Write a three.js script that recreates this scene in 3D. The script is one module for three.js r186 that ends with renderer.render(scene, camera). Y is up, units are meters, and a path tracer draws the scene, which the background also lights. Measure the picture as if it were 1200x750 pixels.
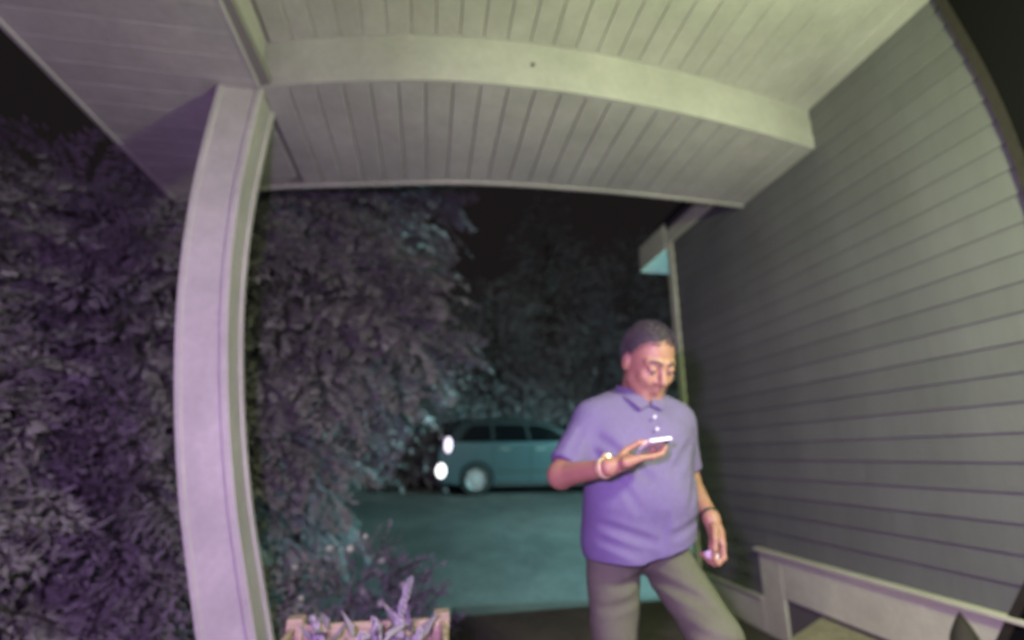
import * as THREE from 'three';
import { mergeGeometries } from 'three/addons/utils/BufferGeometryUtils.js';
import { RoundedBoxGeometry } from 'three/addons/geometries/RoundedBoxGeometry.js';

// ---------------------------------------------------------------- camera, sky, night light, exposure
const scene = new THREE.Scene();
const EYE = 1.23;                                    // doorbell height above the porch floor (y = 0)
const camera = new THREE.PerspectiveCamera(64.64, 1.6, 0.05, 400);
camera.position.set(0, EYE, 0);
{
  const yaw = 0.1607, pitch = 0.2648;
  camera.lookAt(Math.sin(yaw) * Math.cos(pitch), EYE + Math.sin(pitch), -Math.cos(yaw) * Math.cos(pitch));
}
camera.focus = 0.8;                                  // fixed-focus doorbell lens, a little soft
camera.userData.fStop = 1.45;
const renderer = new THREE.WebGLRenderer({ antialias: true });
renderer.toneMapping = THREE.LinearToneMapping;
renderer.toneMappingExposure = 1;
renderer.shadowMap.enabled = true;

function mulberry(a) { return () => { a |= 0; a = a + 0x6D2B79F5 | 0; let t = Math.imul(a ^ a >>> 15, 1 | a); t = t + Math.imul(t ^ t >>> 7, 61 | t) ^ t; return ((t ^ t >>> 14) >>> 0) / 4294967296; }; }
{
  const w = 64, h = 32, d = new Float32Array(w * h * 4);
  for (let i = 0; i < w * h; i++) { d[i * 4] = 0.0105; d[i * 4 + 1] = 0.0085; d[i * 4 + 2] = 0.0088; d[i * 4 + 3] = 1; }
  const sky = new THREE.DataTexture(d, w, h, THREE.RGBAFormat, THREE.FloatType);
  sky.mapping = THREE.EquirectangularReflectionMapping; sky.needsUpdate = true;
  scene.background = sky; scene.environment = sky;
}
const unseenMoon = new THREE.DirectionalLight(new THREE.Color(0.95, 1, 0.97), 0.4);  // unseen moon, out of view, strength set to light the far trees
unseenMoon.position.set(-6, 18, 12); unseenMoon.target.position.set(0, 0, -8); unseenMoon.castShadow = true;
Object.assign(unseenMoon.shadow.camera, { left: -20, right: 20, top: 20, bottom: -20, far: 60 });
scene.add(unseenMoon, unseenMoon.target);

// ---------------------------------------------------------------- helpers
const V = (x, y, z) => new THREE.Vector3(x, y, z);
const taken = {};
function numbered(n) { if (!(n in taken)) { taken[n] = 0; return n; } taken[n]++; return n + '_' + String(taken[n]).padStart(3, '0'); }
function tag(o, label, category, group) { o.userData.label = label; o.userData.category = category; if (group) o.userData.group = group; return o; }
function thing(name, label, category, pos = [0, 0, 0], group) { const o = new THREE.Group(); o.name = numbered(name); o.position.set(...pos); scene.add(o); return tag(o, label, category, group); }
function part(name, geo, mat, parent) { const m = new THREE.Mesh(geo, mat); m.name = name; m.castShadow = m.receiveShadow = true; parent.add(m); return m; }
function struct(name, geo, mat) { const m = part(numbered(name), geo, mat, scene); m.userData.kind = 'structure'; return m; }
function uvMetres(g) {
  g = g.index ? g.toNonIndexed() : g; g.computeVertexNormals === undefined;
  const p = g.attributes.position, n = g.attributes.normal, uv = new Float32Array(p.count * 2);
  for (let i = 0; i < p.count; i++) {
    const ax = Math.abs(n.getX(i)), ay = Math.abs(n.getY(i)), az = Math.abs(n.getZ(i));
    const x = p.getX(i), y = p.getY(i), z = p.getZ(i);
    const [u, v] = ay >= ax && ay >= az ? [x, z] : ax >= az ? [z, y] : [x, y];
    uv[2 * i] = u; uv[2 * i + 1] = v;
  }
  g.setAttribute('uv', new THREE.BufferAttribute(uv, 2));
  return g;
}
function box(x0, x1, y0, y1, z0, z1, r = 0.006) {
  const w = Math.abs(x1 - x0), h = Math.abs(y1 - y0), d = Math.abs(z1 - z0), m = Math.min(w, h, d);
  const g = m > 2.2 * r ? new RoundedBoxGeometry(w, h, d, 1, r) : new THREE.BoxGeometry(w, h, d);
  g.translate((x0 + x1) / 2, (y0 + y1) / 2, (z0 + z1) / 2);
  return uvMetres(g);
}
// loft: rings = array of arrays of Vector3 (same count), closed around, capped
function loft(rings, cap = true, closed = true) {
  const n = rings[0].length, pos = [], tri = (a, b, c) => pos.push(a.x, a.y, a.z, b.x, b.y, b.z, c.x, c.y, c.z);
  for (let i = 0; i + 1 < rings.length; i++) for (let j = 0; j < (closed ? n : n - 1); j++) {
    const k = (j + 1) % n, A = rings[i][j], B = rings[i][k], C = rings[i + 1][k], D = rings[i + 1][j];
    tri(A, B, C); tri(A, C, D);
  }
  if (cap) for (const [r, s] of [[rings[0], 1], [rings[rings.length - 1], -1]]) for (let j = 1; j + 1 < n; j++) s > 0 ? tri(r[0], r[j + 1], r[j]) : tri(r[0], r[j], r[j + 1]);
  const g = new THREE.BufferGeometry(); g.setAttribute('position', new THREE.Float32BufferAttribute(pos, 3)); g.computeVertexNormals();
  return uvMetres(g);
}
function tube(pts, r, seg = 12, rad = 8) {
  const c = new THREE.CatmullRomCurve3(pts), g = new THREE.TubeGeometry(c, seg, 1, rad, false), p = g.attributes.position, R = Array.isArray(r) ? r : [r, r];
  for (let i = 0; i <= seg; i++) { const q = c.getPointAt(i / seg), s = R[0] + (R[1] - R[0]) * i / seg; for (let j = 0; j <= rad; j++) { const k = i * (rad + 1) + j; p.setXYZ(k, q.x + (p.getX(k) - q.x) * s, q.y + (p.getY(k) - q.y) * s, q.z + (p.getZ(k) - q.z) * s); } }
  g.computeVertexNormals(); return g;
}
const lerp = (a, b, t) => a + (b - a) * t;
function curve(pts) { // smooth y(x) through points
  return x => {
    let i = 0; while (i < pts.length - 2 && x > pts[i + 1][0]) i++;
    const p = k => pts[Math.max(0, Math.min(pts.length - 1, k))], [x0, y0] = p(i), [x1, y1] = p(i + 1);
    const t = (x - x0) / (x1 - x0), s = (a, b) => (b[1] - a[1]) / ((b[0] - a[0]) || 1e9);
    if (t < 0) return y0 + s(p(i), p(i + 1)) * (x - x0);
    if (t > 1) return y1 + s(p(i), p(i + 1)) * (x - x1);
    const m0 = s(p(i - 1), p(i + 1)) * (x1 - x0), m1 = s(p(i), p(i + 2)) * (x1 - x0), t2 = t * t, t3 = t2 * t;
    return (2 * t3 - 3 * t2 + 1) * y0 + (t3 - 2 * t2 + t) * m0 + (-2 * t3 + 3 * t2) * y1 + (t3 - t2) * m1;
  };
}
// tiling value noise
function noiseTile(size, cells, seed) {
  const r = mulberry(seed), g = Array.from({ length: cells * cells }, () => r()), out = new Float32Array(size * size), sm = t => t * t * (3 - 2 * t);
  for (let y = 0; y < size; y++) for (let x = 0; x < size; x++) {
    const fx = x / size * cells, fy = y / size * cells, ix = fx | 0, iy = fy | 0, tx = sm(fx - ix), ty = sm(fy - iy), jx = (ix + 1) % cells, jy = (iy + 1) % cells;
    out[y * size + x] = lerp(lerp(g[iy * cells + ix], g[iy * cells + jx], tx), lerp(g[jy * cells + ix], g[jy * cells + jx], tx), ty);
  }
  return out;
}
function layered(size, list, seed) { const o = new Float32Array(size * size); list.forEach(([c, a], k) => { const n = noiseTile(size, c, seed + k * 17); for (let i = 0; i < o.length; i++) o[i] += a * (n[i] - 0.5); }); return o; }
function tex(size, fn, repeat, srgb = true) {
  const d = new Uint8Array(size * size * 4);
  for (let i = 0; i < size * size; i++) { const c = fn(i % size, i / size | 0, i); for (let k = 0; k < 3; k++) d[i * 4 + k] = Math.max(0, Math.min(255, c[k] * 255)); d[i * 4 + 3] = 255; }
  const t = new THREE.DataTexture(d, size, size); t.wrapS = t.wrapT = THREE.RepeatWrapping; t.magFilter = THREE.LinearFilter; t.minFilter = THREE.LinearMipmapLinearFilter; t.generateMipmaps = true;
  if (srgb) t.colorSpace = THREE.SRGBColorSpace; t.repeat.set(repeat, repeat); t.needsUpdate = true; return t;
}
const lin = (r, g, b) => new THREE.Color().setRGB(r, g, b);
function mat(color, rough, o = {}) { return new THREE.MeshStandardMaterial({ color, roughness: rough, metalness: 0, ...o }); }
const grime = (() => { const n = layered(256, [[5, 0.5], [17, 0.35], [60, 0.25], [128, 0.2]], 5); return tex(256, (x, y, i) => { const v = 0.9 + 0.16 * n[i]; return [v, v, v * 0.995]; }, 0.6); })();
const streak = (() => { const n = layered(256, [[4, 0.5], [30, 0.3], [128, 0.3]], 9); return tex(256, (x, y, i) => { const v = 0.93 + 0.09 * n[((y / 8 | 0) % 256) * 256 + x]; return [v, v, v]; }, 0.9); })();
const rough0 = (() => { const n = layered(256, [[32, 0.6], [128, 0.8]], 21); return tex(256, (x, y, i) => { const v = 0.5 + 0.5 * n[i]; return [v, v, v]; }, 2.5, false); })();
const asphaltMap = (() => { const n = layered(512, [[3, 0.5], [11, 0.4], [60, 0.3], [256, 0.55]], 31); return tex(512, (x, y, i) => { const v = 0.8 + 0.34 * n[i]; return [v, v, v]; }, 0.35); })();
const woodMap = (() => { const n = layered(256, [[4, 0.4], [22, 0.4], [100, 0.35]], 41); return tex(256, (x, y, i) => { const v = 0.84 + 0.4 * n[((y * 9) % 256) * 256 + (x >> 2)]; return [v, v * 0.985, v * 0.96]; }, 1.3); })();
const weave = (() => { const n = layered(256, [[64, 0.5], [128, 0.5]], 51); return tex(256, (x, y, i) => { const v = 0.5 + 0.25 * Math.sin(x * Math.PI / 2) * Math.sin(y * Math.PI / 2) + 0.4 * n[i]; return [v, v, v]; }, 6, false); })();
const fabricTone = (() => { const n = layered(256, [[6, 0.4], [40, 0.4], [128, 0.4]], 61); return tex(256, (x, y, i) => { const v = 0.95 + 0.08 * n[i]; return [v, v, v]; }, 2); })();

const M = {
  white: mat(lin(0.52, 0.51, 0.49), 0.55, { map: grime }),
  whiteB: mat(lin(0.5, 0.49, 0.47), 0.58, { map: grime }),
  groove: mat(lin(0.22, 0.21, 0.2), 0.9),
  siding: [0, 1, 2].map(k => mat(lin(0.142 + 0.008 * k, 0.15 + 0.008 * k, 0.143 + 0.008 * k), 0.75, { map: streak, bumpMap: rough0, bumpScale: 0.0008 })),
  backing: mat(lin(0.12, 0.115, 0.11), 0.9),
  trim: mat(lin(0.68, 0.7, 0.54), 0.6, { map: grime }),
  dark: new THREE.MeshPhysicalMaterial({ color: lin(0.006, 0.006, 0.006), roughness: 0.95, specularIntensity: 0.15 }),
  brownTrim: mat(lin(0.03, 0.026, 0.02), 0.7, { map: woodMap }),
  floor: mat(lin(0.13, 0.115, 0.1), 0.8, { map: asphaltMap, bumpMap: rough0, bumpScale: 0.002 }),
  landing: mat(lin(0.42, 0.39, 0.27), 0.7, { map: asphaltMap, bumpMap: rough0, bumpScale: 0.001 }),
  drive: mat(lin(0.155, 0.155, 0.15), 0.85, { map: asphaltMap, bumpMap: rough0, bumpScale: 0.003 }),
  soilGround: mat(lin(0.035, 0.035, 0.025), 0.95, { map: asphaltMap, bumpMap: rough0, bumpScale: 0.02 }),
  wood: mat(lin(0.5, 0.41, 0.3), 0.75, { map: woodMap }),
  soil: mat(lin(0.05, 0.038, 0.03), 0.95, { bumpMap: rough0, bumpScale: 0.02 }),
  bark: mat(lin(0.07, 0.055, 0.045), 0.9, { bumpMap: rough0, bumpScale: 0.01 }),
  metal: mat(lin(0.05, 0.05, 0.05), 0.45, { metalness: 0.6 }),
};

// ---------------------------------------------------------------- ground
const rise = curve([[-60, -0.14], [3, -0.14], [4.8, -0.14], [6, -0.06], [8, 0.2], [10.5, 0.47], [13, 0.62], [18, 0.75], [40, 0.9], [200, 1.2]]);
function sheet(xs, zs, dy) {
  const pos = [], idx = [], uv = [];
  for (const z of zs) for (const x of xs) { pos.push(x, rise(z) + dy, -z); uv.push(x, z); }
  for (let i = 0; i + 1 < zs.length; i++) for (let j = 0; j + 1 < xs.length; j++) { const a = i * xs.length + j, b = a + 1, c = a + xs.length, d = c + 1; idx.push(a, b, d, a, d, c); }
  const g = new THREE.BufferGeometry(); g.setAttribute('position', new THREE.Float32BufferAttribute(pos, 3)); g.setAttribute('uv', new THREE.Float32BufferAttribute(uv, 2)); g.setIndex(idx); g.computeVertexNormals(); return g;
}
const range = (a, b, s) => { const o = []; for (let v = a; v < b - 1e-6; v += s) o.push(v); o.push(b); return o; };
struct('ground', sheet([-180, -40, -10, -3, 0, 3, 12, 40, 180], [-30, 0, ...range(3, 14, 0.5), 18, 25, 40, 80, 200], 0), M.soilGround);
struct('driveway', sheet([-2.4, 0, 3, 6, 9], range(4.9, 11.6, 0.3), 0.02), M.drive);
{
  const s = new THREE.Shape([[-1.45, 0.45], [2.48, 0.45], [2.48, -4.82], [0.28, -4.82], [0.28, -3.0], [-1.45, -3.0]].map(([x, z]) => new THREE.Vector2(x, -z)));
  const g = new THREE.ExtrudeGeometry(s, { depth: 0.28, bevelEnabled: true, bevelSize: 0.012, bevelThickness: 0.012, bevelSegments: 1 });
  g.rotateX(-Math.PI / 2); g.translate(0, -0.292, 0); uvMetres(g);
  struct('porch_floor', uvMetres(g), M.floor);
}
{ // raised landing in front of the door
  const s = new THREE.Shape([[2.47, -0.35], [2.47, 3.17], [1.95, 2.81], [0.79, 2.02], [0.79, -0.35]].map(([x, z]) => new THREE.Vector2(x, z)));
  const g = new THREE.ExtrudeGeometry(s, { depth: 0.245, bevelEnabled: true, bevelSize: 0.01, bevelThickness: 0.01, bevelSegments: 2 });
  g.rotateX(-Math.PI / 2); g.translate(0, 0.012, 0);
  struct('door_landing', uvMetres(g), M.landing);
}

// ---------------------------------------------------------------- porch roof
const YS = EYE + 2.0044, YI = EYE + 2.3006;           // soffit and inner ceiling heights
const zFront = curve([[-2.1, 4.12], [-1.33, 3.784], [-0.54, 3.591], [0.23, 3.44], [1.225, 3.395], [1.948, 3.416], [2.536, 3.452]]);
const zStep = curve([[-1.02, 2.6], [-0.949, 2.57], [-0.57, 2.475], [-0.095, 2.383], [0.38, 2.35], [0.88, 2.36], [1.45, 2.42], [1.96, 2.505], [2.52, 2.622]]);
const XL = -2.1, XI = -1.013, XW = 2.5;
const roof = thing('porch_roof', 'white porch ceiling of narrow grooved boards with a lower soffit border around it', 'porch roof');
function ceilingBoard(name, x0, x1, y, za, zb, m) {   // runs along depth, chamfered long edges
  const c = 0.006, t = 0.014, prof = [[x0, t], [x0, c], [x0 + c, 0], [x1 - c, 0], [x1, c], [x1, t]];
  part(name, loft([prof.map(([x, h]) => V(x, y + h, -za(x))), prof.map(([x, h]) => V(x, y + h, -zb(x)))]), m, roof);
}
const GAP = 0.0025;
{
  const wI = (XW - XI - 0.02) / 26;
  for (let k = 0; k < 26; k++) { const x0 = XI + 0.02 + k * wI; ceilingBoard('ceiling_board', x0 + GAP / 2, x0 + wI - GAP / 2, YI, () => -0.42, x => zStep(x) - 0.001, k % 3 ? M.white : M.whiteB); }
  const wS = (XW - XI) / 23;
  for (let k = 0; k < 23; k++) { const x0 = XI + k * wS; ceilingBoard('soffit_board', x0 + GAP, x0 + wS - GAP, YS, x => zStep(x) + 0.03, x => zFront(x) - 0.03, k % 3 ? M.white : M.whiteB); }
  // boards of the left border run across it
  const t = 0.014, c = 0.003;
  for (let k = 0; k < 27; k++) {
    const a = -0.42 + k * 0.165, b = a + 0.1635; let zt = b, xR = XI - 0.03; if (a > 3.95) break;
    const prof = [[a, t], [a, c], [a + c, 0], [b - c, 0], [b, c], [b, t]];
    // beyond the front eave line the board is shortened
    const end = z => { let x = xR; while (x > XL + 0.05 && zFront(x) - 0.03 < z) x -= 0.01; return x; };
    part('soffit_board', loft([prof.map(([z, h]) => V(XL + 0.02, YS + h, -z)), prof.map(([z, h]) => V(Math.min(end(z), XI - 0.03), YS + h, -z))]), k % 3 ? M.white : M.whiteB, roof);
  }
}
const xsR = range(XL, XW - 0.002, 0.115);
function ribbon(zf, y0, y1, d0, d1, xs) { return loft(xs.map(x => [V(x, y0, -zf(x) - d0), V(x, y0, -zf(x) - d1), V(x, y1, -zf(x) - d1), V(x, y1, -zf(x) - d0)])); }
part('beam_face', ribbon(zStep, YS - 0.002, YI + 0.03, 0, 0.03, range(XI, XW - 0.002, 0.1)), M.white, roof);
part('beam_face', box(XI - 0.03, XI, YS - 0.002, YI + 0.03, 0.42, -2.6), M.white, roof);
part('fascia', ribbon(zFront, YS - 0.014, YI + 0.08, -0.03, 0, xsR), M.white, roof);
part('fascia', box(XL - 0.012, XL + 0.02, YS - 0.014, YI + 0.08, 0.42, -4.1), M.white, roof);
part('backing', loft(xsR.map(x => [V(x, YS + 0.012, x < XI ? 0.42 : -zStep(x) - 0.02), V(x, YS + 0.012, -zFront(x) + 0.01), V(x, YS + 0.05, -zFront(x) + 0.01), V(x, YS + 0.05, x < XI ? 0.42 : -zStep(x) - 0.02)])), M.groove, roof);
part('backing', loft(range(XI - 0.01, XW - 0.003, 0.1).map(x => [V(x, YI + 0.012, 0.42), V(x, YI + 0.012, -zStep(x) - 0.01), V(x, YI + 0.05, -zStep(x) - 0.01), V(x, YI + 0.05, 0.42)])), M.groove, roof);
part('roof_deck', loft([[V(XL - 0.05, YI + 0.08, 0.5), V(XL - 0.05, YI + 0.08, -4.15), V(XL - 0.05, YI + 0.16, -4.15), V(XL - 0.05, YI + 0.8, 0.5)], [V(XW - 0.02, YI + 0.08, 0.5), V(XW - 0.02, YI + 0.08, -3.48), V(XW - 0.02, YI + 0.16, -3.48), V(XW - 0.02, YI + 0.8, 0.5)]]), M.metal, roof);
for (const [x, dy] of [[0.5, 0.1]]) { // nail heads in the beam
  const g = new THREE.CylinderGeometry(0.012, 0.013, 0.006, 12); g.rotateX(Math.PI / 2); g.translate(x, YS + dy + 0.05, -zStep(x) + 0.002); part('nail_head', g, M.metal, roof);
}

// ---------------------------------------------------------------- porch post
{
  const xl = curve([[-0.3, -0.7], [0, -0.79], [0.65, -0.983], [1.066, -1.096], [1.56, -1.193], [2.07, -1.255], [2.58, -1.272], [3.14, -1.244], [3.3, -1.225]]);
  const post = thing('porch_post', 'square white porch post at the corner of the porch with pale trim strips', 'post');
  const ring = (y, x0, x1, z0, z1, c) => [[x0 + c, z0], [x1 - c, z0], [x1, z0 + c], [x1, z1 - c], [x1 - c, z1], [x0 + c, z1], [x0, z1 - c], [x0, z0 + c]].map(([x, z]) => V(xl(y) + x, y, -z));
  const ys = range(0.02, YS - 0.004, 0.12);
  part('shaft', loft(ys.map(y => ring(y, 0.012, 0.226, 2.612, 2.83, 0.006))), M.white, post);
  // corner strips give the wrapped look
  part('corner_strip', loft(ys.map(y => ring(y, 0, 0.03, 2.6, 2.63, 0.004))), M.whiteB, post);
  part('corner_strip', loft(ys.map(y => ring(y, 0.2, 0.238, 2.6, 2.64, 0.004))), M.whiteB, post);
  part('corner_strip', loft(ys.map(y => ring(y, 0.208, 0.238, 2.8, 2.842, 0.004))), M.whiteB, post);
  part('post_base', loft([0.0, 0.2].map(y => ring(y, -0.015, 0.253, 2.585, 2.487, 0.01))), M.white, post);
}

// ---------------------------------------------------------------- house side wall with lap siding
const side = thing('siding_wall', 'grey house side wall of long lapped siding boards beside the porch', 'wall');
{
  const E = 0.1247, y0 = 0.585, r = mulberry(3);
  const lap = (y, za, zb, h = E) => { const b = 0.018, t = 0.006; const pr = z => [V(XW, y, -z), V(XW - b, y, -z), V(XW - b, y + 0.006, -z), V(XW - t, y + h + 0.012, -z), V(XW, y + h + 0.012, -z)]; return loft([pr(za), pr(zb)]); };
  for (let k = 0; k < 24; k++) { const j = 1.9 + 2.4 * r(), d = (r() - 0.5) * 0.003; part('siding_board', lap(y0 + k * E + d, 1.2, j - 0.001), M.siding[(r() * 3) | 0], side); part('siding_board', lap(y0 + k * E + d * 0.4, j + 0.001, 4.645), M.siding[(r() * 3) | 0], side); }
  for (let k = 0; k < 3; k++) part('siding_board', lap(0.245 + k * 0.112, 3.77, 4.645, 0.112), M.siding[k], side);
  part('wall_core', box(XW + 0.001, XW + 0.18, -0.3, 3.75, 0.5, -4.735), M.backing, side);
  part('corner_board', box(XW - 0.034, XW + 0.0005, -0.12, 3.44, -4.65, -4.757), M.trim, side);
  part('frieze_board', box(XW - 0.04, XW, 3.445, 3.6, -3.3, -4.757), M.trim, side);
  // stepped skirt board
  part('skirt_board', box(XW - 0.03, XW, 0.005, 0.232, -3.755, -4.645), M.trim, side);
  part('skirt_board', box(XW - 0.031, XW, 0.005, 0.555, -3.515, -3.752), M.trim, side);
  part('skirt_board', box(XW - 0.03, XW, 0.285, 0.555, -1.4, -3.512), M.trim, side);
  part('skirt_cap', box(XW - 0.062, XW, 0.558, 0.582, -1.4, -3.765), M.trim, side);
  part('skirt_cap', box(XW - 0.05, XW, 0.234, 0.246, -3.757, -4.645, 0.003), M.trim, side);
  part('dark_wall_strip', box(XW - 0.012, XW, 0.005, 0.283, -1.4, -3.513), M.backing, side);  // dark strip of wall below the upper skirt board
}
{ // garage front beyond the corner, its eave and unseen floodlight
  const g = thing('garage_front', 'garage end of the house with white eave overhang beyond the siding wall', 'building');
  part('wall_core', box(XW + 0.185, 9, -0.3, 3.75, -4.4, -4.735), M.siding[1], g);
  part('eave_soffit', box(XW - 0.02, 9, 3.42, 3.44, -4.76, -5.43), M.white, g);
  part('eave_fascia', box(XW - 0.03, 9, 3.40, 3.68, -5.432, -5.47), M.white, g);
  part('eave_return', box(XW - 0.045, XW - 0.021, 3.405, 3.7, -4.76, -5.43), M.trim, g);
  part('roof_edge', loft([[V(XW - 0.02, 3.7, -4.0), V(XW - 0.02, 3.7, -5.5), V(XW - 0.02, 3.73, -5.5), V(XW - 0.02, 3.8, -4.0)], [V(9, 3.7, -4.0), V(9, 3.7, -5.5), V(9, 3.73, -5.5), V(9, 3.8, -4.0)]]), M.metal, g);
  part('garage_door', box(4.3, 7.6, -0.12, 2.25, -4.737, -4.78), M.trim, g);
}
{ // dark bowed door frame against the wall
  const zf = curve([[-0.1, 2.45], [0.27, 2.2], [0.545, 2.02], [1.0, 1.75], [1.71, 1.58], [2.27, 1.53], [2.84, 1.56], [3.5, 1.66]]);
  const d = thing('door_frame', 'dark door surround with a thin brown bead, against the siding wall', 'door frame');
  const ys = range(0.27, YI - 0.004, 0.1);
  part('jamb', loft(ys.map(y => [V(XW - 0.045, y, -zf(y) + 0.012), V(XW - 0.02, y, -zf(y) + 0.012), V(XW - 0.02, y, -0.9), V(XW - 0.045, y, -0.9)])), M.dark, d);
  part('bead', loft(ys.map(y => [V(XW - 0.05, y, -zf(y) - 0.03), V(XW - 0.002, y, -zf(y) - 0.03), V(XW - 0.002, y, -zf(y) + 0.011), V(XW - 0.05, y, -zf(y) + 0.011)])), M.brownTrim, d);
}
{ // front wall of the house, the doorbell hangs on it
  const w = thing('front_wall', 'grey house front wall behind the porch that carries the lamps', 'wall');
  part('wall_core', box(-3.2, XW - 0.02, -0.3, YI, 0.46, 0.62), M.siding[1], w);
}

// ---------------------------------------------------------------- lamps, all out of view
function lantern(pos, color, cd, label, hooded) {
  const t = thing('unseen_wall_lantern', label, 'lamp', pos);
  part('back_plate', box(-0.05, 0.05, -0.09, 0.09, 0.33, 0.355), M.metal, t);
  part('arm', tube([V(0, 0.02, 0.33), V(0, 0.1, 0.2), V(0, 0.13, 0.05), V(0, 0.1, 0)], 0.01), M.metal, t);
  const cap = hooded ? new THREE.LatheGeometry([[0, 0.1], [0.03, 0.097], [0.115, 0.07], [0.116, 0.066], [0, 0.088]].map(a => new THREE.Vector2(...a)), 32) : new THREE.CylinderGeometry(0.012, 0.016, 0.05, 12).translate(0, 0.085, 0); part('cap', cap, M.metal, t);  // hood shape added to keep violet light off the ceiling
  const b = new THREE.SphereGeometry(0.055, 20, 14); b.scale(1, 1.15, 1);
  part('light_bulb', b, new THREE.MeshStandardMaterial({ color: lin(0.8, 0.8, 0.8), emissive: color, emissiveIntensity: 3, roughness: 0.5 }), t);
  const l = new THREE.PointLight(color, cd, 0, 2); l.castShadow = true; l.shadow.radius = 2.5; l.name = 'unseen_lantern_light'; t.add(l);
}
lantern([-0.22, 1.4, 0.1], lin(0.72, 0.4, 1.0), 25, 'unseen hooded wall lantern with a violet bulb, out of view, placed to light the post and bushes', true);  // unseen lamp behind the doorbell, placed to tint post and bushes violet
{ // unseen hanging lamp, out of view, placed to light ceiling and wall yellow-green
  const Y = 2.2, t = thing('unseen_pendant_lamp', 'unseen pendant lamp with a yellow-green globe, out of view, placed to light the ceiling and siding', 'lamp', [1.45, Y, -0.35]), color = lin(0.84, 1.0, 0.5);
  part('canopy', new THREE.CylinderGeometry(0.06, 0.07, 0.02, 20).translate(0, YI - Y - 0.012, 0), M.metal, t);
  part('rod', new THREE.CylinderGeometry(0.005, 0.005, YI - Y - 0.14, 8).translate(0, (YI - Y) / 2 + 0.06, 0), M.metal, t);
  part('lamp_globe', new THREE.SphereGeometry(0.13, 28, 18), new THREE.MeshStandardMaterial({ color: lin(0.8, 0.8, 0.8), emissive: color, emissiveIntensity: 3, roughness: 0.5 }), t);
  const l = new THREE.PointLight(color, 18.5, 0, 2); l.castShadow = true; l.shadow.radius = 6; l.name = 'unseen_pendant_light'; t.add(l);
}
{
  const t = thing('unseen_flood_light', 'unseen cyan floodlight under the garage eave, out of view, placed to light the driveway', 'lamp', [6, 2.85, -5.0]);  // out of view behind the siding wall; lights driveway, car and eave cyan
  part('bracket', box(-0.04, 0.04, -0.04, 0.04, 0.06, 0.26), M.metal, t);
  part('housing', box(-0.14, 0.14, -0.1, 0.1, 0.0, 0.06), M.metal, t);
  part('added_barn_door', box(-0.17, -0.162, -0.02, 0.012, -0.17, 0.03, 0.001), M.metal, t); part('added_barn_door_arm', box(-0.17, -0.13, -0.012, -0.004, 0.03, 0.05, 0.001), M.metal, t);  // small plate added to keep cyan light off the bush
  part('added_visor', loft([-0.05, 0.25].map(x => [V(x, 0.008, -0.1), V(x, -0.028, -0.36), V(x, -0.022, -0.36), V(x, 0.016, -0.1)])), M.metal, t);  // plate added to cut the cyan light and darken the far trees
  part('added_visor_arm', box(0.1, 0.12, 0.012, 0.02, -0.11, 0.0, 0.001), M.metal, t);
  const col = lin(0.42, 0.96, 1.0);
  part('light_lens', new THREE.SphereGeometry(0.09, 20, 14).translate(0, 0, -0.1), new THREE.MeshStandardMaterial({ color: lin(0.8, 0.8, 0.8), emissive: col, emissiveIntensity: 4 }), t);
  const l = new THREE.PointLight(col, 190, 0, 2); l.position.set(0, 0, -0.1); l.castShadow = true; l.shadow.radius = 0.6; l.name = 'unseen_flood_light_source'; t.add(l);
}

// ---------------------------------------------------------------- foliage
const leafMats = {};
function leafMat(k, r, g, b) { return leafMats[k] ||= new THREE.MeshPhysicalMaterial({ color: lin(r, g, b), roughness: 0.6, side: THREE.DoubleSide }); }
// merged leaves: spots = [{p, d(dir), s}]
function leaves(spots, r, ratio = 0.42) {
  const n = spots.length, pos = new Float32Array(n * 12 * 3); let o = 0;
  const a = V(), b = V(), nn = V();
  for (const { p, d, s, n0 } of spots) {
    a.set(r() - 0.5, r() - 0.5, r() - 0.5); if (n0) a.multiplyScalar(0.9).add(n0); a.cross(d).normalize(); nn.crossVectors(a, d).normalize();
    const w = s * ratio * (0.8 + 0.4 * r()), droop = s * 0.18;
    const base = p, tip = V().copy(p).addScaledVector(d, s).addScaledVector(nn, -droop), mid = V().copy(p).addScaledVector(d, s * 0.5).addScaledVector(nn, -droop * 0.3);
    const L = V().copy(p).addScaledVector(d, s * 0.42).addScaledVector(a, w / 2).addScaledVector(nn, droop * 0.5), R = V().copy(p).addScaledVector(d, s * 0.42).addScaledVector(a, -w / 2).addScaledVector(nn, droop * 0.5);
    for (const q of [base, L, mid, L, tip, mid, base, mid, R, mid, tip, R]) { pos[o] = q.x; pos[o + 1] = q.y; pos[o + 2] = q.z; o += 3; }
  }
  const g = new THREE.BufferGeometry(); g.setAttribute('position', new THREE.BufferAttribute(pos, 3)); g.computeVertexNormals(); return g;
}
const unit = r => { const z = 2 * r() - 1, a = 6.2832 * r(), s = Math.sqrt(1 - z * z); return V(s * Math.cos(a), z, s * Math.sin(a)); };
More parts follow.
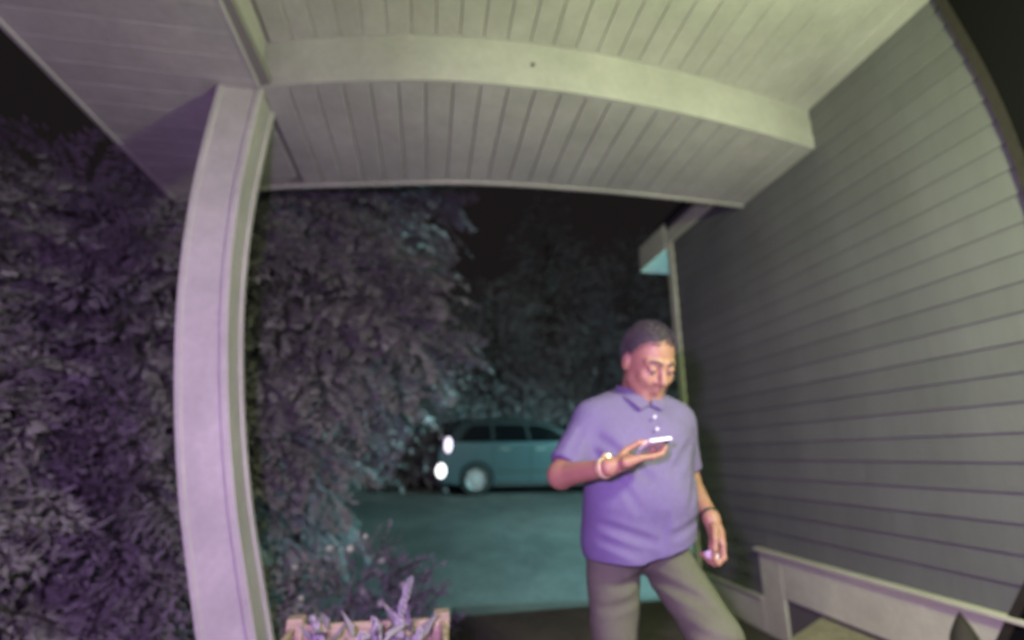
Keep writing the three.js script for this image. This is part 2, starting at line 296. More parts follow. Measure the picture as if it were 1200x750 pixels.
// clumps: [cx,cy,cz,rx,ry,rz]; sprigs leave the clump's body outward and droop
function foliage(clumps, sprigs, perSprig, size, len, droop, seed, inner = 0.35) {
  const r = mulberry(seed), spots = [], twigs = [], vol = clumps.map(c => c[3] * c[4] + c[4] * c[5] + c[3] * c[5]), tot = vol.reduce((a, b) => a + b);
  clumps.forEach((c, i) => {
    const n = Math.round(sprigs * vol[i] / tot);
    for (let k = 0; k < n; k++) {
      const u = unit(r), q = inner + (1 - inner) * Math.cbrt(r()) * (0.82 + 0.3 * r());
      const p = V(c[0] + u.x * c[3] * q, c[1] + u.y * c[4] * q, c[2] + u.z * c[5] * q), d = V(u.x, u.y * 0.5 + 0.1, u.z).addScaledVector(unit(r), 0.55).normalize();
      const L = len * (0.6 + 0.8 * r()); let prev = p.clone(); const pts = [p.clone()];
      for (let j = 0; j < perSprig; j++) {
        prev = prev.clone().addScaledVector(d, L / perSprig); d.y -= droop / perSprig; d.normalize(); pts.push(prev);
        const s = size * (0.45 + 1.1 * r() * r() + 0.25 * r()), ld = d.clone().addScaledVector(unit(r), 0.75); ld.y -= droop * 0.3; ld.normalize();
        spots.push({ p: prev, d: ld, s, n0: u });
      }
      if (k % 5 === 0) twigs.push(pts);
    }
  });
  return { spots, twigs, r };
}
// flat drooping sprays: a rib leaves the clump, side twigs carry the leaves
function sprays(clumps, count, size, seed) {
  const r = mulberry(seed), spots = [], ribs = [], vol = clumps.map(c => c[3] * c[4] + c[4] * c[5] + c[3] * c[5]), tot = vol.reduce((a, b) => a + b);
  clumps.forEach((c, i) => {
    for (let k = 0, n = Math.round(count * vol[i] / tot); k < n; k++) {
      const u = unit(r); if (u.z < -0.5) u.z *= -1; u.y = u.y * 0.8 + 0.15; u.normalize();
      const q = 0.45 + 0.4 * r(), p = V(c[0] + u.x * c[3] * q, c[1] + u.y * c[4] * q, c[2] + u.z * c[5] * q), d = V(u.x, u.y * 0.5 + 0.25, u.z).addScaledVector(unit(r), 0.4).normalize(), L = (0.45 + 0.5 * r()) * (0.6 + 0.5 * c[3]), N = 13, rib = [p.clone()];
      const side = V().crossVectors(d, V(0, 1, 0)).normalize(), up = V(); let at = p.clone();
      for (let j = 1; j <= N; j++) {
        at = at.clone().addScaledVector(d, L / N); d.y -= 1.25 / N; d.normalize(); rib.push(at); up.crossVectors(side, d).normalize();
        if (j < 3) continue;
        const w = 0.3 * L * Math.sin(Math.PI * (0.25 + 0.75 * j / N)) + 0.04;
        for (const sg of [-1, 1]) {
          const td = side.clone().multiplyScalar(sg).addScaledVector(d, 0.7 + 0.4 * r()).addScaledVector(unit(r), 0.25).normalize(), m = Math.max(2, Math.round(w / size * 1.3)); let tp = at.clone();
          for (let e = 0; e < m; e++) { tp = tp.clone().addScaledVector(td, w / m); td.y -= 0.1; td.normalize(); for (const s2 of [-1, 1]) spots.push({ p: tp, d: td.clone().addScaledVector(d, 0.5 * s2 + 0.3).addScaledVector(unit(r), 0.45).normalize(), s: size * (0.6 + 0.8 * r()), n0: up.clone() }); }
        }
      }
      ribs.push(rib);
    }
  });
  return { spots, ribs };
}
function plant(name, label, category, group, base, o) {
  const t = thing(name, label, category, base, group);
  const { spots, twigs, r } = foliage(o.clumps, o.sprigs, o.per || 6, o.size, o.len, o.droop, o.seed, o.inner);
  const wood = [];
  for (const st of o.stems || [[[0, 0, 0], [0, o.clumps[0][1], 0]]]) wood.push(tube(st.map(q => V(...q)), o.trunk || [0.06, 0.02], 10, 7));
  const c0 = o.stems ? o.stems[0][o.stems[0].length - 1] : [0, o.clumps[0][1] * 0.6, 0];
  for (const c of o.clumps) wood.push(tube([V(...c0), V((c0[0] + c[0]) / 2, (c0[1] + c[1]) / 2 + 0.1 * c[4], (c0[2] + c[2]) / 2), V(c[0], c[1], c[2])], [(o.trunk || [0.06, 0.02])[1], 0.006], 6, 5));
  for (const tw of twigs.slice(0, 500)) wood.push(tube([tw[0], tw[tw.length >> 1], tw[tw.length - 1]], [0.006, 0.002], 4, 4));
  if (o.sprays) { const y = sprays(o.clumps, o.sprays, o.size, o.seed + 1); for (const q of y.spots) spots.push(q); for (const b of y.ribs) wood.push(tube([b[0], b[4], b[8], b[13]], [0.008, 0.002], 6, 4)); }
  part('trunk', mergeGeometries(wood.map(g => { g = g.index ? g.toNonIndexed() : g; return g; })), M.bark, t);
  const cr = part('crown', leaves(spots, r, o.ratio), o.mat, t); cr.userData.kind = 'stuff';
  return t;
}
const crownLeaf = leafMat('crown', 0.2, 0.19, 0.2), LM = { near: crownLeaf, mid: crownLeaf, far: crownLeaf, shrub: crownLeaf };
// large bush between the post and the driveway (base at its foot)
const midBush = plant('leafy_tree', 'tall broad bush with drooping pale-tipped sprigs overhanging the driveway', 'tree', null, [-1.2, -0.14, -5.4], {
  clumps: [[-0.2, 3.6, 0.1, 1.1, 1.0, 0.8], [0.4, 3.95, 0.2, 0.8, 0.7, 0.6], [-0.3, 2.5, 0.2, 1.2, 1.0, 0.9], [0.65, 2.8, 0.25, 0.62, 0.6, 0.55], [0.85, 2.25, 0.3, 0.45, 0.4, 0.45], [-0.45, 1.4, 0.3, 0.8, 0.9, 0.8], [0.3, 1.9, 0.3, 0.5, 0.4, 0.5], [-0.85, 0.7, 0.4, 0.75, 0.7, 0.7], [-1.2, 3.0, 0, 0.9, 1.3, 0.8]],
  sprays: 420, sprigs: 1500, per: 9, size: 0.06, len: 0.46, droop: 1.0, seed: 101, mat: LM.near, stems: [[[0, 0, 0], [0.05, 0.6, 0], [-0.1, 1.3, 0.1]], [[-0.3, 0, 0.1], [-0.4, 0.8, 0.1], [-0.6, 1.6, 0.1]]], trunk: [0.07, 0.025] });
{ // broad single leaves on the sprig ends at the bush's open side
  const r = mulberry(77), geos = [0.42, 0.5, 0.36].map((q, k) => leaves([{ p: V(0, 0, 0), d: V(0, -0.25, 1).normalize(), s: 0.17 }], mulberry(k + 5), q));
  const tips = [[1.2, 3.75, 0.4], [1.15, 3.4, 0.5], [1.5, 3.15, 0.4], [1.62, 2.95, 0.4], [1.4, 2.75, 0.55], [1.68, 2.45, 0.4], [1.55, 2.3, 0.5], [1.45, 2.1, 0.6], [1.3, 1.9, 0.6], [1.15, 1.7, 0.65], [1.0, 2.6, 0.8], [0.95, 1.5, 0.7]];
  for (const e of tips) {
    const L = 0.4 + 0.25 * r(), up = 0.1 + 0.1 * r(), arc = t => V(e[0] - L * (1 - t), e[1] + up * Math.sin(t * 2.6) - 0.12 * t * t, e[2] - 0.3 * (1 - t));
    part('twig', tube([0, 0.25, 0.5, 0.75, 1].map(arc), [0.006, 0.002], 8, 5), M.bark, midBush);
    for (let k = 0; k < 11; k++) { const m = part('leaf', geos[k % 3], LM.mid, midBush), t = 0.15 + 0.85 * k / 10; m.position.copy(arc(t)); m.rotation.set((r() - 0.5) * 1.0 + 0.5 * t, (k % 2 ? 0.5 : 2.3) + (r() - 0.5) * 0.9, (r() - 0.5) * 0.8); m.scale.setScalar(0.7 + 0.5 * r()); }
  }
}
plant('leafy_tree', 'dense dark bush beyond the porch on the outer side of the white post', 'tree', null, [-3.1, -0.14, -4.6], {
  clumps: [[0.1, 2.9, 0, 0.9, 0.9, 0.8], [-0.6, 2.5, 0.2, 0.8, 0.8, 0.7], [0.5, 2.2, 0.1, 0.8, 0.9, 0.7], [-0.2, 1.5, 0.3, 1.1, 0.9, 0.8], [0.7, 1.2, 0.2, 0.8, 0.8, 0.7], [-0.2, 0.6, 0.5, 1.1, 0.7, 0.7], [0.9, 0.5, 0.4, 0.8, 0.6, 0.6]],
  sprays: 380, sprigs: 1700, per: 9, size: 0.06, len: 0.46, droop: 0.9, seed: 202, mat: LM.near, stems: [[[0, 0, 0], [0.05, 0.7, 0], [0, 1.3, 0.1]]], trunk: [0.07, 0.025] });
plant('leafy_shrub', 'ragged bush with long loose sprigs close to the porch edge', 'shrub', null, [-2.75, -0.14, -3.3], {
  clumps: [[-0.3, 2.0, 0, 0.4, 0.45, 0.4], [0, 1.5, 0, 0.5, 0.5, 0.4], [-0.2, 0.9, 0.1, 0.7, 0.6, 0.5], [0.3, 0.6, 0, 0.6, 0.5, 0.4]],
  sprays: 110, sprigs: 500, per: 7, size: 0.06, len: 0.36, droop: 0.7, seed: 303, mat: LM.near, stems: [[[0, 0, 0], [0.02, 0.5, 0], [-0.05, 1.0, 0]]], trunk: [0.04, 0.015] });
// trees beyond the driveway
function conifer(seed, h, w, n = 9) { const r = mulberry(seed), c = []; for (let k = 0; k < n; k++) { const t = (k + 0.5) / n, q = w * (1 - 0.78 * t) * (0.8 + 0.4 * r()); c.push([(r() - 0.5) * w * 0.5, h * (0.12 + 0.86 * t), (r() - 0.5) * w * 0.4, q, h / n * 0.95, q * 0.8]); } return c; }
const far = [
  ['slim pointed evergreen tree beyond the driveway, next to the overhanging bush', -1.0, 13.5, 7.2, 1.5], ['tall full evergreen tree beyond the car with ragged crown', 3.6, 15, 8.6, 2.1],
  ['bushy evergreen tree standing beyond the parked car, lower than its neighbours', 1.6, 13.2, 5.2, 1.9], ['evergreen tree beyond the driveway seen next to the garage eave', 6.6, 15.5, 7.6, 2.0],
  ['low spreading tree beyond the rear of the car', -0.8, 12.6, 3.6, 1.7], ['broad dark tree beyond the front half of the car', 4.6, 13.2, 4.2, 2.0], ['far dark evergreen tree behind the other evergreens', 9.2, 17, 8.0, 2.4], ['dark evergreen tree beyond the dense bush outside the post', -5.6, 11, 6.5, 2.2]];
far.forEach(([label, x, z, h, w], i) => plant('evergreen_tree', label, 'tree', 'trees beyond the driveway', [x, rise(z) - 0.02, -z], {
  clumps: conifer(500 + i, h, w), sprigs: 1500, per: 6, size: 0.17, len: 0.6, droop: 0.5, seed: 600 + i, mat: LM.far, stems: [[[0, 0, 0], [0.05, h * 0.4, 0], [0, h * 0.9, 0]]], trunk: [0.14, 0.03], inner: 0.3 }));
// flowering shrub in the bed by the walk
const fs = plant('flowering_shrub', 'rounded low shrub with a few pale blossoms beside the porch walk', 'shrub', null, [-0.45, -0.14, -3.65], {
  clumps: [[0, 0.5, 0, 0.4, 0.32, 0.35], [-0.35, 0.42, 0, 0.35, 0.3, 0.3], [0.32, 0.35, 0, 0.3, 0.28, 0.3]], sprigs: 600, per: 6, size: 0.05, len: 0.16, droop: 0.4, seed: 404, mat: LM.shrub, stems: [[[0, 0, 0], [0.01, 0.1, 0], [0, 0.25, 0]]], trunk: [0.02, 0.008], inner: 0.2 });
{
  const pale = mat(lin(0.42, 0.43, 0.38), 0.7, { side: THREE.DoubleSide }), r = mulberry(9);
  const petal = []; for (let k = 0; k < 6; k++) { const g = new THREE.SphereGeometry(0.008, 6, 4); g.scale(1, 0.5, 1.5); g.translate(0, 0.003, 0.01); g.rotateY(k * Math.PI / 3); petal.push(g); }
  const fg = mergeGeometries(petal);
  for (const [x, y, z] of [[-0.12, 0.83, 0.15], [0.0, 0.82, 0.12], [-0.3, 0.74, 0.2], [0.2, 0.75, 0.15], [0.22, 0.55, 0.3], [-0.1, 0.5, 0.36], [0.34, 0.62, 0.2], [-0.22, 0.6, 0.33], [0.08, 0.88, 0.05], [0.12, 0.62, 0.33]]) { const m = part('blossom', fg, pale, fs); m.position.set(x, y, z); m.rotation.set(0.6 + r(), r() * 6, r() * 0.6); m.scale.setScalar(0.75 + 0.4 * r()); }
}

// ---------------------------------------------------------------- planter box with flower spikes
{
  const p = thing('planter_box', 'square wooden planter box of pale boards on the porch floor near the post', 'planter');
  const x0 = -0.48, x1 = 0.11, z0 = 1.62, z1 = 2.22, H = 0.66;
  for (let k = 0; k < 4; k++) {
    const a = 0.03 + k * 0.152, b = a + 0.147;
    part('board', box(x0 + 0.05, x1 - 0.05, a, b, -z1 + 0.012, -z1 + 0.034), M.wood, p); part('board', box(x0 + 0.05, x1 - 0.05, a, b, -z0 - 0.034, -z0 - 0.012), M.wood, p);
    part('board', box(x0 + 0.012, x0 + 0.034, a, b, -z0 - 0.05, -z1 + 0.05), M.wood, p); part('board', box(x1 - 0.034, x1 - 0.012, a, b, -z0 - 0.05, -z1 + 0.05), M.wood, p);
  }
  for (const x of [x0, x1 - 0.06]) for (const z of [-z0 - 0.06, -z1]) part('corner_post', box(x, x + 0.06, 0.002, H, z, z + 0.06), M.wood, p);
  const soilG = new THREE.PlaneGeometry(x1 - x0 - 0.08, z1 - z0 - 0.08, 14, 14); { const r = mulberry(8), q = soilG.attributes.position; for (let i = 0; i < q.count; i++) q.setZ(i, (r() - 0.5) * 0.03); }
  soilG.rotateX(-Math.PI / 2); soilG.translate((x0 + x1) / 2, 0.5, -(z0 + z1) / 2); soilG.computeVertexNormals(); part('soil', soilG, M.soil, p);
  const spike = mat(lin(0.36, 0.33, 0.4), 0.8), green = mat(lin(0.13, 0.15, 0.1), 0.7, { side: THREE.DoubleSide });
  const lab = ['tallest pale flower spike in the wooden planter', 'pale flower spike leaning over the planter rim toward the post', 'short flower spike among the planter stems', 'bushy flower spike beside the tallest one in the planter', 'small flower spike at the planter edge near the porch walk'];
  [[-0.09, 2.1, 0.31, 0.05], [-0.32, 2.08, 0.2, -0.06], [-0.22, 1.98, 0.17, 0.03], [-0.13, 2.02, 0.2, -0.03], [-0.02, 2.06, 0.15, 0.02]].forEach(([x, z, h, lean], i) => {
    const f = thing('flower_spike', lab[i], 'flower', [x, 0.49, -z], 'flower spikes in the planter'), r = mulberry(700 + i);
    part('stem', tube([V(0, 0, 0), V(lean * 0.4, h * 0.5, 0), V(lean, h, 0.01)], [0.004, 0.003], 8, 6), green, f);
    const bl = []; for (let k = 0; k < 90; k++) { const t = 0.3 + 0.7 * k / 90, a = k * 2.4, rr = (0.012 + 0.012 * r()) * (1.3 - t * 0.9); const g = new THREE.SphereGeometry(0.0052 * (1.3 - 0.6 * t) * (0.7 + 0.7 * r()), 5, 4); g.scale(0.8, 1.8, 0.8); g.rotateZ((r() - 0.5) * 1.6); g.translate(lean * t * t + Math.cos(a) * rr, h * t, Math.sin(a) * rr); bl.push(g); }
    part('blossoms', mergeGeometries(bl), spike, f);
    for (let k = 0; k < 8; k++) { const g = leaves([{ p: V(0, 0, 0), d: V(Math.cos(k * 2.4) * 0.8, 0.55, Math.sin(k * 2.4) * 0.8).normalize(), s: 0.1 + 0.03 * r() }], r, 0.28, 0.2); const m = part('leaf', g, LM.mid, f); m.position.y = 0.02 + 0.018 * k; }
  });
}

// ---------------------------------------------------------------- pointed dark ornament on the landing
{
  const t = thing('pointed_ornament', 'small dark pointed ornament standing on the landing in front of white skirt board', 'ornament', [2.3, 0.268, -2.1]);
  part('body', new THREE.LatheGeometry([[0, 0], [0.075, 0], [0.085, 0.02], [0.07, 0.09], [0.062, 0.16], [0.05, 0.22], [0.028, 0.27], [0.012, 0.3], [0, 0.32]].map(a => new THREE.Vector2(...a)), 20), mat(lin(0.035, 0.032, 0.022), 0.7, { bumpMap: rough0, bumpScale: 0.004 }), t);
  part('brim', new THREE.TorusGeometry(0.066, 0.012, 8, 24).rotateX(Math.PI / 2).translate(0, 0.15, 0), M.dark, t);
}

// ---------------------------------------------------------------- parked car
{
  const car = thing('parked_car', 'dark parked hatchback with bright rear lamps standing across the driveway', 'car', [0.2, rise(11.2) + 0.02, -11.25]);
  car.rotation.x = 0.085; car.rotation.y = 0.04;
  const paint = new THREE.MeshPhysicalMaterial({ color: lin(0.04, 0.07, 0.08), roughness: 0.35, metalness: 0.3, clearcoat: 0.8, clearcoatRoughness: 0.1 });
  const glass = new THREE.MeshPhysicalMaterial({ color: lin(0.004, 0.004, 0.005), roughness: 0.12, specularIntensity: 0.25 });
  const tyreM = mat(lin(0.015, 0.015, 0.015), 0.85), rimM = mat(lin(0.5, 0.5, 0.5), 0.35, { metalness: 0.6 }), plastic = mat(lin(0.02, 0.02, 0.022), 0.6), chrome = mat(lin(0.6, 0.6, 0.6), 0.25, { metalness: 0.9 });
  const HW = 0.84, S = pts => { const s = new THREE.Shape(); s.moveTo(...pts[0]); for (const p of pts.slice(1)) p.length === 2 ? s.lineTo(...p) : p.length === 4 ? s.quadraticCurveTo(...p) : s.absarc(...p); return s; };
  const body = S([[0.06, 0.3], [0, 0.36, 0.0, 0.5], [0.0, 0.72], [0.02, 0.92, 0.1, 1.0], [3.0, 1.03], [3.7, 1.0, 4.1, 0.82], [4.28, 0.72, 4.28, 0.55], [4.28, 0.34, 4.15, 0.27], [3.86, 0.25], [3.48, 0.33, 0.375, -0.2, Math.PI + 0.2, false], [3.1, 0.22], [1.1, 0.22], [0.74, 0.33, 0.375, -0.2, Math.PI + 0.2, false]]);
  const eg = (s, d, b) => { const g = new THREE.ExtrudeGeometry(s, { depth: d, bevelEnabled: b > 0, bevelSize: b, bevelThickness: b, bevelSegments: 4, curveSegments: 16 }); g.translate(0, 0, -d / 2); return g; };
  const bodyG = eg(body, 2 * (HW - 0.06), 0.05); part('body', bodyG, paint, car);
  const taper = g => { const p = g.attributes.position; for (let i = 0; i < p.count; i++) { const y = p.getY(i); if (y > 0.95) p.setZ(i, p.getZ(i) * (1 - 0.3 * (y - 0.95))); } g.computeVertexNormals(); return g; };
  const cabin = S([[0.16, 1.0], [0.24, 1.26, 0.46, 1.4], [0.7, 1.46, 1.5, 1.46], [2.1, 1.45, 2.35, 1.37], [3.1, 1.03]]);
  const cab = part('cabin', taper(eg(cabin, 2 * (HW - 0.1), 0.04)), new THREE.MeshPhysicalMaterial({ color: lin(0.01, 0.011, 0.013), roughness: 0.4, specularIntensity: 0.4 }), car);  // darker than the body: dimness of the upper half put into the paint
  for (const sgn of [1, -1]) for (const w of [[[0.42, 1.06], [0.48, 1.26, 0.66, 1.37], [1.02, 1.39], [1.06, 1.06]], [[1.12, 1.06], [1.1, 1.39], [1.74, 1.39], [1.82, 1.06]], [[1.88, 1.06], [1.81, 1.39], [2.1, 1.39, 2.3, 1.32], [2.76, 1.06]]]) { const g = taper(eg(S(w), 0.02, 0)); g.translate(0, 0, 0); const q = g.attributes.position; for (let i = 0; i < q.count; i++) q.setZ(i, q.getZ(i) + sgn * ((HW - 0.055) * (1 - 0.3 * (q.getY(i) - 0.95)))); part('window', g, glass, car); }
  const ws = (a, b, c) => { const w = HW - 0.13, k = y => 1 - 0.3 * (y - 0.95); part('windscreen', loft([[V(a[0], a[1], -w * k(a[1])), V(a[0], a[1], w * k(a[1])), V(a[0] + c, a[1] + 0.012, w * k(a[1])), V(a[0] + c, a[1] + 0.012, -w * k(a[1]))], [V(b[0], b[1], -w * k(b[1])), V(b[0], b[1], w * k(b[1])), V(b[0] + c, b[1] + 0.012, w * k(b[1])), V(b[0] + c, b[1] + 0.012, -w * k(b[1]))]]), glass, car); };
  ws([3.05, 1.09], [2.45, 1.4], 0.012); ws([0.105, 1.1], [0.32, 1.37], -0.012);
  for (const x of [0.74, 3.48]) for (const sgn of [1, -1]) {
    const tg = new THREE.LatheGeometry([[0.2, -0.1], [0.29, -0.1], [0.32, -0.085], [0.33, -0.05], [0.33, 0.05], [0.32, 0.085], [0.29, 0.1], [0.2, 0.1]].map(a => new THREE.Vector2(...a)), 36); tg.rotateX(Math.PI / 2);
    const wheel = part('wheel', tg, tyreM, car); wheel.position.set(x, 0.332, sgn * (HW - 0.1));
    const spokes = [new THREE.TorusGeometry(0.205, 0.02, 8, 32), new THREE.CylinderGeometry(0.05, 0.05, 0.03, 16).rotateX(Math.PI / 2), new THREE.CircleGeometry(0.2, 32).translate(0, 0, -0.05 * sgn)];
    for (let k = 0; k < 7; k++) { const g = new THREE.BoxGeometry(0.05, 0.18, 0.025); g.translate(0, 0.11, 0); g.rotateZ(k * 2 * Math.PI / 7); spokes.push(g); }
    const rim = part('rim', mergeGeometries(spokes.map(g => g.index ? g.toNonIndexed() : g)), rimM, wheel); rim.position.z = sgn * 0.07;
    const well = new THREE.CylinderGeometry(0.372, 0.372, 0.3, 28, 1, true).rotateX(Math.PI / 2); well.translate(x, 0.33, sgn * (HW - 0.2)); part('wheel_well', well, plastic, car);
  }
  for (const sgn of [1, -1]) {
    part('sill', box(1.14, 3.08, 0.2, 0.29, sgn * (HW - 0.02) - 0.02, sgn * (HW - 0.02) + 0.02), plastic, car);
    part('side_moulding', box(1.15, 3.05, 0.46, 0.5, sgn * (HW - 0.008) - 0.006, sgn * (HW - 0.008) + 0.006), plastic, car);
    for (const x of [1.22, 1.95]) part('door_handle', box(x, x + 0.2, 0.9, 0.93, sgn * HW - 0.02, sgn * HW + 0.02), chrome, car);
    for (const x of [1.07, 1.84, 2.86]) part('door_seam', box(x, x + 0.008, 0.3, 1.0, sgn * (HW - 0.009) - 0.004, sgn * (HW - 0.009) + 0.004), M.dark, car);
    const mir = new THREE.SphereGeometry(0.1, 14, 10); mir.scale(0.7, 0.65, 1); mir.translate(2.72, 1.1, sgn * (HW + 0.08)); part('mirror', mir, paint, car);
    const tl = new THREE.SphereGeometry(0.1, 16, 12); tl.scale(0.75, 1.5, 0.6); tl.translate(0.17, 0.99, sgn * (HW - 0.01));
    part('tail_light', tl, new THREE.MeshStandardMaterial({ color: lin(0.5, 0.4, 0.5), emissive: lin(0.95, 0.8, 1), emissiveIntensity: sgn > 0 ? 1.8 : 0.4 }), car);  // lens brightness put in as its own glow
    const rl = new THREE.SphereGeometry(0.12, 16, 12); rl.scale(0.85, 1.25, 0.7); rl.translate(0.05, 0.5, sgn * (HW - 0.04));
    part('bright_bumper_lens', rl, new THREE.MeshStandardMaterial({ color: lin(0.6, 0.6, 0.6), emissive: lin(1, 0.98, 0.98), emissiveIntensity: sgn > 0 ? 2.4 : 0.5 }), car);  // bright round spot low on the rear corner, given its own glow
    part('headlight', new THREE.SphereGeometry(0.13, 14, 10).scale(1.1, 0.6, 0.6).translate(4.1, 0.75, sgn * (HW - 0.16)), chrome, car);
    part('roof_rail', tube([V(0.7, 1.48, sgn * 0.58), V(0.8, 1.52, sgn * 0.58), V(1.8, 1.52, sgn * 0.58), V(1.9, 1.47, sgn * 0.58)], 0.014, 16, 6), chrome, car);
  }
}

// ---------------------------------------------------------------- the man
const cl = (v, a, b) => v < a ? a : v > b ? b : v;
const smin = (a, b, k) => { const h = cl(0.5 + 0.5 * (b - a) / k, 0, 1); return b + (a - b) * h - k * h * (1 - h); };
const smax = (a, b, k) => -smin(-a, -b, k);
function cone(x, y, z, a, b, ra, rb) { // tapered capsule
  const bx = b[0] - a[0], by = b[1] - a[1], bz = b[2] - a[2], px = x - a[0], py = y - a[1], pz = z - a[2];
  const t = cl((px * bx + py * by + pz * bz) / (bx * bx + by * by + bz * bz), 0, 1), dx = px - bx * t, dy = py - by * t, dz = pz - bz * t;
  return Math.sqrt(dx * dx + dy * dy + dz * dz) - (ra + (rb - ra) * t);
}
function ell(x, y, z, c, r) { const a = (x - c[0]) / r[0], b = (y - c[1]) / r[1], d = (z - c[2]) / r[2], k0 = Math.sqrt(a * a + b * b + d * d), A = a / r[0], B = b / r[1], D = d / r[2], k1 = Math.sqrt(A * A + B * B + D * D); return k1 < 1e-9 ? -Math.min(...r) : k0 * (k0 - 1) / k1; }
// naive surface nets over a box
function nets(f, lo, hi, h) {
  const N = lo.map((l, i) => Math.ceil((hi[i] - l) / h) + 1), [nx, ny, nz] = N, val = new Float32Array(nx * ny * nz), at = (i, j, k) => (k * ny + j) * nx + i;
  for (let k = 0; k < nz; k++) for (let j = 0; j < ny; j++) for (let i = 0; i < nx; i++) val[at(i, j, k)] = f(lo[0] + i * h, lo[1] + j * h, lo[2] + k * h);
  const id = new Int32Array(nx * ny * nz).fill(-1), pos = [], nor = [], idx = [];
  for (let k = 0; k + 1 < nz; k++) for (let j = 0; j + 1 < ny; j++) for (let i = 0; i + 1 < nx; i++) {
    let m = 0, c = 0, sx = 0, sy = 0, sz = 0; const v = [];
    for (let q = 0; q < 8; q++) { const w = val[at(i + (q & 1), j + (q >> 1 & 1), k + (q >> 2))]; v.push(w); if (w < 0) m |= 1 << q; }
    if (m === 0 || m === 255) continue;
    for (let a = 0; a < 8; a++) for (const bit of [1, 2, 4]) { const b = a | bit; if (b === a || (v[a] < 0) === (v[b] < 0)) continue; const t = v[a] / (v[a] - v[b]); c++; sx += (a & 1) + (bit === 1 ? t : 0); sy += (a >> 1 & 1) + (bit === 2 ? t : 0); sz += (a >> 2) + (bit === 4 ? t : 0); }
    id[at(i, j, k)] = pos.length / 3; const X = lo[0] + (i + sx / c) * h, Y = lo[1] + (j + sy / c) * h, Z = lo[2] + (k + sz / c) * h, e = h * 0.6; pos.push(X, Y, Z);
    const n = V(f(X + e, Y, Z) - f(X - e, Y, Z), f(X, Y + e, Z) - f(X, Y - e, Z), f(X, Y, Z + e) - f(X, Y, Z - e)).normalize(); nor.push(n.x, n.y, n.z);
  }
  const quad = (a, b, c, d, flip) => { if (a < 0 || b < 0 || c < 0 || d < 0) return; flip ? idx.push(a, c, b, a, d, c) : idx.push(a, b, c, a, c, d); };
  for (let k = 1; k + 1 < nz; k++) for (let j = 1; j + 1 < ny; j++) for (let i = 1; i + 1 < nx; i++) {
    const a = val[at(i, j, k)] < 0;
    if (a !== val[at(i + 1, j, k)] < 0) quad(id[at(i, j - 1, k - 1)], id[at(i, j, k - 1)], id[at(i, j, k)], id[at(i, j - 1, k)], !a);
    if (a !== val[at(i, j + 1, k)] < 0) quad(id[at(i - 1, j, k - 1)], id[at(i, j, k - 1)], id[at(i, j, k)], id[at(i - 1, j, k)], a);
    if (a !== val[at(i, j, k + 1)] < 0) quad(id[at(i - 1, j - 1, k)], id[at(i, j - 1, k)], id[at(i, j, k)], id[at(i - 1, j, k)], !a);
  }
  const g = new THREE.BufferGeometry(), uv = []; for (let i = 0; i < pos.length; i += 3) uv.push(pos[i] + pos[i + 2] * 0.7, pos[i + 1]);
  g.setAttribute('position', new THREE.Float32BufferAttribute(pos, 3)); g.setAttribute('normal', new THREE.Float32BufferAttribute(nor, 3)); g.setAttribute('uv', new THREE.Float32BufferAttribute(uv, 2)); g.setIndex(idx); return g;
}
